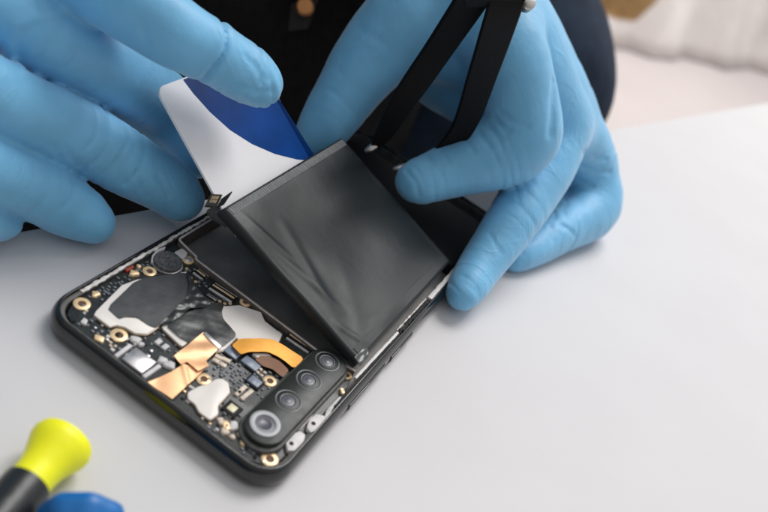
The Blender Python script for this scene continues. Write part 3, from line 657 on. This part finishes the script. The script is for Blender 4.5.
handA = dict(fingers=[A_thumb, A_index, A_middle, A_ring, A_little],
             palm=[(A_wrist, A_thumb[0]), (A_wrist, A_index[0]), (A_w2, A_middle[0]), (A_w2, A_ring[0]), (A_w2, A_little[0]), ],kp=4,kf=1.8,
             folds=[(A_thumb[3], np.array(A_thumb[4][:3]) - np.array(A_thumb[2][:3]), .9, 9.0, 2.6, 18), (A_thumb[4], np.array(A_thumb[5][:3]) - np.array(A_thumb[3][:3]), .3, 5, 5, 12), (A_thumb[5], (.2, 1, .6), .38, 4.5, 8, 9), (A_index[1], np.array(A_index[2][:3]) - np.array(A_index[1][:3]), .22, 7, 12, 15),
                    (A_index[3], np.array(A_index[4][:3]) - np.array(A_index[2][:3]), .22, 5.5, 7, 14), (A_middle[3], np.array(A_middle[4][:3]) - np.array(A_middle[2][:3]), .42, 5.5, 9, 12), (A_middle[2], (1, .4, .3), .12, 6.5, 8, 14), (A_middle[4], np.array(A_middle[5][:3]) - np.array(A_middle[3][:3]), .35, 4.6, 6, 10),
                    (A_ring[2], np.array(A_ring[3][:3]) - np.array(A_ring[1][:3]), .2, 7, 9, 13)],
             lines=[([(-43.96,43.39,58.19,0.0),(-42.21,38.94,58.19,0.0),(-44.87,34.47,56.35,0.0),(-45.27,29.36,54.51,0.0),(-42.74,24.54,52.67,0.0),(-38.94,22.3,50.83,0.0),(-36.85,24.64,47.15,0.0),(-36.22,29.81,43.47,0.0)], -.9, 1.3), ([(-41.71,40.51,58.19,0.0),(-42.98,34.01,56.35,0.0),(-43.41,28.93,54.51,0.0),(-41.86,25.59,52.67,0.0),(-39.12,24.31,50.83,0.0)], .5, 1.6),
                    ([(-21.24,21.17,36.11,0.0),(-17.93,20.95,34.27,0.0)], .45, .9), ([(-20.43,25.07,34.27,0.0),(-15.1,23.96,32.43,0.0)], .45, .9), ([(-16.7,26.24,32.43,0.0),(-13.68,26.06,30.59,0.0)], .35, .8), ([(-16.78,43.39,25.07,0.0),(-12.06,40.93,21.39,0.0)], .5, 1.0), ([(-13.83,48.6,21.39,0.0),(-7.69,46.26,17.71,0.0)], .45, 1.0), ([(-12.23,56.64,17.71,0.0),(-5.46,53.95,15.87,0.0)], .4, .9),
                    ([(-27.1,34.55,47.15,0.0),(-24.44,31.59,45.31,0.0)], .35, .9), ([(-17.96,41.61,67.39,0.0),(-12.1,36.17,67.39,0.0)], .35, 1.0), ([(-2.98,68.59,61.87,0.0),(1.55,68.66,60.03,0.0),(5.29,66.88,58.19,0.0)], .45, .8), ([(0.13,68.23,61.87,0.0),(4.49,69.98,58.19,0.0)], .3, .7), ([(2.79,58.87,58.19,0.0),(5.79,65.16,56.35,0.0),(7.07,70.33,56.35,0.0)], .4, .9)])
make_glove(handA, person)
# hand holding the tweezers (the person's left hand)
B_thumb = [(6.85,190.94,85.79,19.27),(7.86,158.5,67.39,15.48),(4.09,144.22,48.07,12.67),(3.91,132.43,31.51,9.86),(3.7,126.48,21.39,7.78),(3.18,124.54,16.79,6.03)]
B_index = [(24.38,167.05,80.27,13.91),(44.67,155.91,72.91,12.16),(57.64,153.53,60.95,11.59),(64.94,151.73,49.91,12.61),(60.66,147.28,40.71,11.67),(51.58,136.6,31.51,8.83),(45.87,127.22,26.91,6.83),(43.35,124.19,25.53,5.44)]
B_middle = [(31.98,177.19,74.75,14.39),(56.43,178.62,61.87,11.68),(71.38,182.74,46.23,10.92),(76.8,167.96,35.19,10.33),(78.46,145.17,23.23,8.87),(79.01,124.36,12.19,7.18),(79.98,108.23,8.51,5.26)]
B_ring = [(38.93,190.04,65.55,15.08),(63.84,207.56,47.15,12.45),(84.55,220.42,25.99,12.09),(98.95,215.49,12.19,12.14),(94.22,186.69,8.51,8.44),(89.38,164.39,6.67,6.31),(85.31,151.64,5.75,4.83)]
B_little = [(33.43,218.55,56.35,14.84),(61.2,234.61,34.27,11.37),(81.39,241.23,15.87,9.95),(90.68,224.82,8.51,8.35),(86.49,189.45,7.59,6.1)]
B_wrist = [(-81.01,334.99,104.19,23.4)][0]; B_w2 = [(-136.79,525.91,83.95,21.6)][0]
handB = dict(fingers=[B_thumb, B_index, B_middle, B_ring, B_little],
             palm=[(B_wrist, B_thumb[0]), (B_wrist, B_index[0]), (B_w2, B_middle[0]), (B_w2, B_ring[0]), (B_w2, B_little[0]), (B_thumb[0], B_index[0]), [(13.6,164.2,56.35,13.82),(39.82,177.76,60.03,14.75)], [(23.94,180.69,41.63,10.86),(46.27,187.97,45.31,11.63)], [(53.46,174.08,58.19,12.36),(68.87,192.23,45.31,11.61)], [(68.87,192.23,45.31,11.61),(84.24,225.18,25.07,11.6)], [(16.64,181.63,39.79,10.96),(46.39,179.66,39.79,10.73)], [(37.58,171.04,72.91,12.74),(58.82,213.97,47.15,12.67)]], kp=9,kf=2.2,
             folds=[(B_index[4], np.array(B_index[5][:3]) - np.array(B_index[3][:3]), .5, 4.0, 7, 14), (B_index[6], np.array(B_index[7][:3]) - np.array(B_index[5][:3]), .3, 4.2, 7, 9), (B_middle[4], np.array(B_middle[5][:3]) - np.array(B_middle[3][:3]), .25, 6, 8, 12), (B_middle[6], (.2, .7, 1), .2, 5, 6, 9),
                    (B_ring[2], np.array(B_ring[3][:3]) - np.array(B_ring[1][:3]), .5, 5.2, 8, 14), (B_ring[4], (1, .3, .2), .4, 5, 9, 12), (B_ring[1], np.array(B_ring[2][:3]) - np.array(B_ring[0][:3]), .3, 8, 9, 14), (B_thumb[3], np.array(B_thumb[4][:3]) - np.array(B_thumb[2][:3]), .12, 8, 10, 16)],
             lines=[([(62.56,172.21,65.55,0.0),(66.88,167.53,60.03,0.0),(72.56,160.68,52.67,0.0)], 1.0, 1.7), ([(56.32,134.72,60.03,0.0),(61.81,138.72,58.19,0.0),(65.37,146.22,56.35,0.0)], .6, 1.0), ([(55.74,136.2,56.35,0.0),(61.85,138.68,54.51,0.0)], .6, 1.0), ([(54.66,137.76,52.67,0.0),(60.93,137.88,50.83,0.0)], .55, 1.0), ([(52.66,137.39,48.99,0.0),(58.79,135.93,47.15,0.0)], .5, 1.0), ([(49.59,137.69,43.47,0.0),(55.02,137.1,41.63,0.0)], .4, .9),
                    ([(42.61,129.95,34.27,0.0),(50.63,123.74,34.27,0.0)], .4, .9), ([(44.32,135.15,36.11,0.0),(49.75,130.81,36.11,0.0)], .4, .8), ([(41.07,116.39,32.43,0.0),(46.73,113.34,32.43,0.0),(49.92,113.01,28.75,0.0)], .4, .9), ([(83.9,208.71,34.27,0.0),(89.27,214.72,32.43,0.0),(93.39,228.73,28.75,0.0)], .7, 1.2), ([(85.92,202.67,30.59,0.0),(92.62,210.73,28.75,0.0),(97.41,227.98,25.07,0.0)], .7, 1.2), ([(88.54,197.97,26.91,0.0),(94.57,204.65,25.07,0.0)], .5, 1.1),
                    ([(90.2,167.76,17.71,0.0),(94.18,166.38,14.03,0.0)], .45, 1.3), ([(92.86,173.83,17.71,0.0),(100.35,179.4,14.03,0.0)], .5, 1.2), ([(75.86,124.31,25.07,0.0),(82.06,124.14,21.39,0.0)], .3, .9), ([(77.03,110.24,14.03,0.0),(83.49,110.71,12.19,0.0)], .3, .9), ([(6.24,117.82,65.55,0.0),(12.47,127.76,61.87,0.0)], .25, 1.6)])
make_glove(handB, person)
# clothes: torso with both sleeves as one mesh, trousers as another
def cloth(name, cones, m, step, k, wob):
    def f(P):
        d = None
        for a, b in cones: e = cone(P, a, b); d = e if d is None else smin(d, e, k)
        return d + wob * np.sin(P[:, 0] * .06 + 1.5 * np.sin(P[:, 2] * .035)) * np.sin(P[:, 1] * .05 + P[:, 2] * .04)
    pts = np.array([q for c in cones for q in c]); lo = (pts[:, :3] - pts[:, 3:]).min(0) - 15; hi = (pts[:, :3] + pts[:, 3:]).max(0) + 15
    v, q = surface_net(f, lo, hi, step); return obj(name, v, q, m, person, angle=0)
def at2(al, out_, z, r): q = EP + ed * al + en * out_; return (float(q[0]), float(q[1]), z, r)
shR = at2(-60, 230, 330, 70); shL = at2(330, 230, 330, 70)
elR = tuple(np.array(A_wrist[:3]) + np.array((-150, -40, 60))) + (52,); elL = tuple(np.array(B_wrist[:3]) + np.array((-110, 150, 60))) + (52,)
cuffA = tuple((np.array(A_wrist[:3]) + np.array(A_w2[:3])) / 2 + np.array((-20, -8, 5))) + (38,); cuffB = tuple((np.array(B_wrist[:3]) + np.array(B_w2[:3])) / 2 + np.array((-12, 20, 5))) + (38,)
cloth('jumper', [(at2(60, 190, -230, 120), at2(70, 210, 250, 125)), (at2(200, 190, -230, 120), at2(190, 210, 250, 125)), (shR, shL), (shR, elR), (elR, cuffA), (shL, elL), (elL, cuffB)], M['black_cloth'], 9.0, 40, 4.0)
kneeL = [(-15.2,433.7,-45.0,84)][0]
cloth('trousers', [(at2(60, 190, -280, 110), at2(200, 190, -280, 110)), (at2(220, 180, -280, 95), kneeL), (at2(60, 180, -280, 95), at2(20, -120, -210, 72)), (kneeL, tuple(np.array(kneeL[:3]) + np.array((-20, 40, -330))) + (60,)), (at2(20, -120, -210, 72), at2(20, -120, -560, 58))], M['navy_cloth'], 9.0, 30, 3.0)

BT3 = [(-121.2,167.4,-22.3,0),(-101.4,177.8,-6.8,0),(-80.1,189.8,7.1,0),(-54.1,207.3,23.6,0)]
k = MB(); lp = [[(q[0] + a * .5, q[1] + b, q[2] + c) for a, b, c in ((0, 0, -7), (6, -4, -7), (6, -4, 7), (0, 0, 7))] for q in BT3]
k.sweep(lp, close_ends=True).build('belt', M['grey_cloth'], person)
bq = [(-54.1,199.3,26.5,0)][0]; MB().lathe(bq[:3], [(4.2, 0), (4.2, 1.0), (3.4, 1.8), (.1, 1.9)], 20, (.3, -.75, .6)).build('button', M['brass'], person)

# ------------------------------------------------------------------ tweezers
tw = thing('tweezers', 'matte black coated tweezers with bare steel tips held above the battery', 'tweezers', (30.96,136.9,22.0))
def blade(path, th, name='arm'):
    """path: (x, y, z, half width); a flat bar turned to face outwards"""
    p = [np.array(q[:3]) for q in spline([tuple(q) for q in path], 5)]; w = [q[3] for q in spline([tuple(q) for q in path], 5)]
    side = np.array(SIDE); loops = []
    for i, q in enumerate(p):
        t = p[min(i + 1, len(p) - 1)] - p[max(i - 1, 0)]; t /= np.linalg.norm(t); s_ = side - t * (side @ t); s_ /= np.linalg.norm(s_); u = np.cross(t, s_)
        loops.append([tuple(q + s_ * w[i] * a + u * th / 2 * b) for a, b in ((-1, -.6), (-.92, -1), (.92, -1), (1, -.6), (1, .6), (.92, 1), (-.92, 1), (-1, .6))])
    return MB().sweep(loops, close_ends=True).build(name, M['tweeze'], tw, angle=35)
SIDE = [.80, .50, .32]
blade([(42.86,95.88,109.71,4.86),(39.48,103.45,96.83,4.95),(33.38,115.59,73.83,4.68),(29.34,118.75,52.67,4.32),(27.03,122.18,37.95,3.42),(25.48,123.39,29.67,1.53)], 2.0)
blade([(46.35,103.57,110.63,4.86),(49.01,102.01,100.51,4.86),(48.55,118.72,75.67,4.68),(48.0,134.91,48.07,4.14),(44.44,133.37,32.43,2.88),(37.4,126.09,27.83,1.44)], 2.0)
blade([(44.3,82.54,126.27,5.85),(45.82,91.89,113.39,7.74),(45.44,97.11,104.65,8.82),(45.06,101.67,99.59,7.38)], 3.0, 'joint')
for a, b in ([(25.61,123.55,30.13,1.35),(23.98,120.99,27.37,0.81)], [(38.06,126.06,28.29,1.26),(35.24,123.66,25.99,0.81)]):
    A, B = Vector(a[:3]), Vector(b[:3]); MB().lathe(A, [(a[3], 0), (a[3], (B - A).length * .5), (b[3], (B - A).length), (.2, (B - A).length + .5)], 16, B - A).build('tip', M['steel'], tw)
rv = (49.85,123.6,98.0)
MB().lathe(rv, [(2.2, -1.5), (2.2, 1.5), (1.4, 2.2), (.1, 2.3)], 18, (.3, -.7, .6)).build('rivet', M['steel'], tw)

# ------------------------------------------------------------------ screwdrivers
def driver(name, label, capm, end, back, rcap, group, lobes=0):
    e, b = Vector(end), Vector(back); ax = (b - e).normalized(); t = thing(name, label, 'screwdriver', tuple(e), group)
    k = MB().lathe(e, [(.2, -.3), (rcap * .7, -.1), (rcap * .94, .7), (rcap, 2.0), (rcap * .98, 3.4), (rcap * .86, 5.5), (rcap * .72, 8.0), (rcap * .66, 10.5), (rcap * .66, 13.5), (.5, 13.6)], 48, ax)
    if lobes:                                           # finger flutes round the cap
        u_ = ax.orthogonal().normalized(); w_ = ax.cross(u_)
        k.v = [tuple(e + ax * ((Vector(q) - e) @ ax) + ((Vector(q) - e) - ax * ((Vector(q) - e) @ ax)) * (1 + .028 * math.cos(lobes * math.atan2((Vector(q) - e) @ w_, (Vector(q) - e) @ u_)))) for q in k.v]
    k.build('cap', capm, t)
    h = MB(); n = 40; pr = [(rcap * .45, 13.2), (rcap * .72, 13.4), (rcap * .74, 14.2), (rcap * .74, 58), (rcap * .95, 62), (rcap * .95, 74), (rcap * .5, 82), (.4, 82.2)]
    h.lathe(e, pr, n, ax).build('handle', M['handle'], t)
    MB().lathe(e, [(1.6, 82), (1.6, 120), (.8, 124), (.2, 124.2)], 16, ax).build('blade', M['steel'], t)
    return t
driver('screwdriver', 'yellow capped screwdriver with a black handle lying on the white table', M['yellow'], (33.39,-22.12,8.1), (37.78,-43.67,7.4), 6.95, None)
driver('screwdriver', 'screwdriver with a blue domed cap cut off by the bottom of the picture', M['bluecap'], (49.03,-32.9,9.6), (60.04,-49.98,8.4), 8.8, None, 8)

# ------------------------------------------------------------------ blurred things far behind
wy = 3000
dv = []; df = []; nx2, nz2 = 120, 24
DA = np.array((-202.44,2987.56,-690.0)); DB = np.array((539.46,4208.42,-690.0))
dd = (DB - DA); dl = np.linalg.norm(dd[:2]); dd /= np.linalg.norm(dd); dn = np.array((-dd[1], dd[0], 0)); 
if dn[1] < 0: dn = -dn
for i in range(nx2 + 1):
    for j in range(nz2 + 1):
        x = -900 + (dl + 1500) * i / nx2; z = 1500 * j / nz2
        w = 22 * math.sin(x * .013 + z * .006) + 7 * math.sin(x * .035 - z * .004 + 1)
        q = DA + dd * x + dn * (w + z * .35); dv.append((q[0], q[1], -690 + z))
for i in range(nx2):
    for j in range(nz2): q = i * (nz2 + 1) + j; df.append((q, q + nz2 + 1, q + nz2 + 2, q + 1))
dr = obj('draped_cloth', dv, df, M['drape'], angle=0); dr.modifiers.new('thickness', 'SOLIDIFY').thickness = .006
tag(dr, 'pale beige folded cloth hanging blurred in the far background', 'cloth')
bq = [(-178.1,2433.5,-377.4,0)][0]
tag(MB().lathe((bq[0], bq[1], bq[2] - 60), [(45, 0), (85, 20), (105, 90), (98, 160), (84, 200), (76, 204), (72, 180), (.5, 176)], 28).build('basket', M['basket'], origin=(bq[0], bq[1], bq[2] - 60)), 'small golden brown basket blurred in front of the beige cloth', 'basket')

# ------------------------------------------------------------------ camera, light, view
K = {'loc':[98.069,-116.215,164.373],'right':[0.812844,0.444636,0.376275],'up':[-0.556379,0.401465,0.727508],'back':[0.172415,-0.800703,0.573715],'lens':37.64}
cam = bpy.data.cameras.new('camera'); co_ = bpy.data.objects.new('camera', cam); COL.objects.link(co_)
Rm = Matrix((K['right'], K['up'], K['back'])).transposed().to_4x4(); Rm.translation = Vector(K['loc']) * S; co_.matrix_world = Rm
cam.sensor_width = 36; cam.lens = K['lens']; cam.clip_start = .02; cam.clip_end = 60
cam.dof.use_dof = True; cam.dof.focus_distance = .241; cam.dof.aperture_fstop = 11.0; cam.dof.aperture_blades = 9
bpy.context.scene.camera = co_
def area(name, loc, target, size, size_y, power, col):
    l = bpy.data.lights.new(name, 'AREA'); l.shape = 'RECTANGLE'; l.size = size; l.size_y = size_y; l.energy = power; l.color = col
    o = bpy.data.objects.new(name, l); COL.objects.link(o); o.location = loc
    o.rotation_euler = (Vector(target) - Vector(loc)).to_track_quat('-Z', 'Y').to_euler(); return o
area('window_light', (.10, 1.85, 2.6), (.03, .08, 0), 1.5, 1.3, 72, (1.0, .985, .97))
area('background_fill', (.2, 3.2, 1.6), (0.0, 2.6, -.7), 2.0, 2.0, 30, (1.0, .97, .95))  # added fill lamp without a visible source, brightens the floor and cloth behind
w = bpy.data.worlds.new('World'); bpy.context.scene.world = w; w.use_nodes = True
nt = w.node_tree; bg = nt.nodes['Background']; bg.inputs['Strength'].default_value = 1.0
# a room brighter on its window side (+y, up) and dim behind the camera
gc = nt.nodes.new('ShaderNodeTexCoord'); vm = nt.nodes.new('ShaderNodeVectorMath'); vm.operation = 'DOT_PRODUCT'; vm.inputs[1].default_value = Vector((.20, .40, .88)).normalized()
rm = nt.nodes.new('ShaderNodeValToRGB'); rm.color_ramp.elements[0].position = .25; rm.color_ramp.elements[0].color = (.055, .06, .065, 1); rm.color_ramp.elements[1].position = 1.0; rm.color_ramp.elements[1].color = (.80, .79, .79, 1)
mr = nt.nodes.new('ShaderNodeMapRange'); mr.inputs['From Min'].default_value = -1
nt.links.new(gc.outputs['Generated'], vm.inputs[0]); nt.links.new(vm.outputs['Value'], mr.inputs['Value']); nt.links.new(mr.outputs['Result'], rm.inputs['Fac']); nt.links.new(rm.outputs['Color'], bg.inputs['Color'])
sc_ = bpy.context.scene; sc_.view_settings.view_transform = 'Standard'; sc_.view_settings.look = 'None'; sc_.view_settings.exposure = 0; sc_.view_settings.gamma = 1
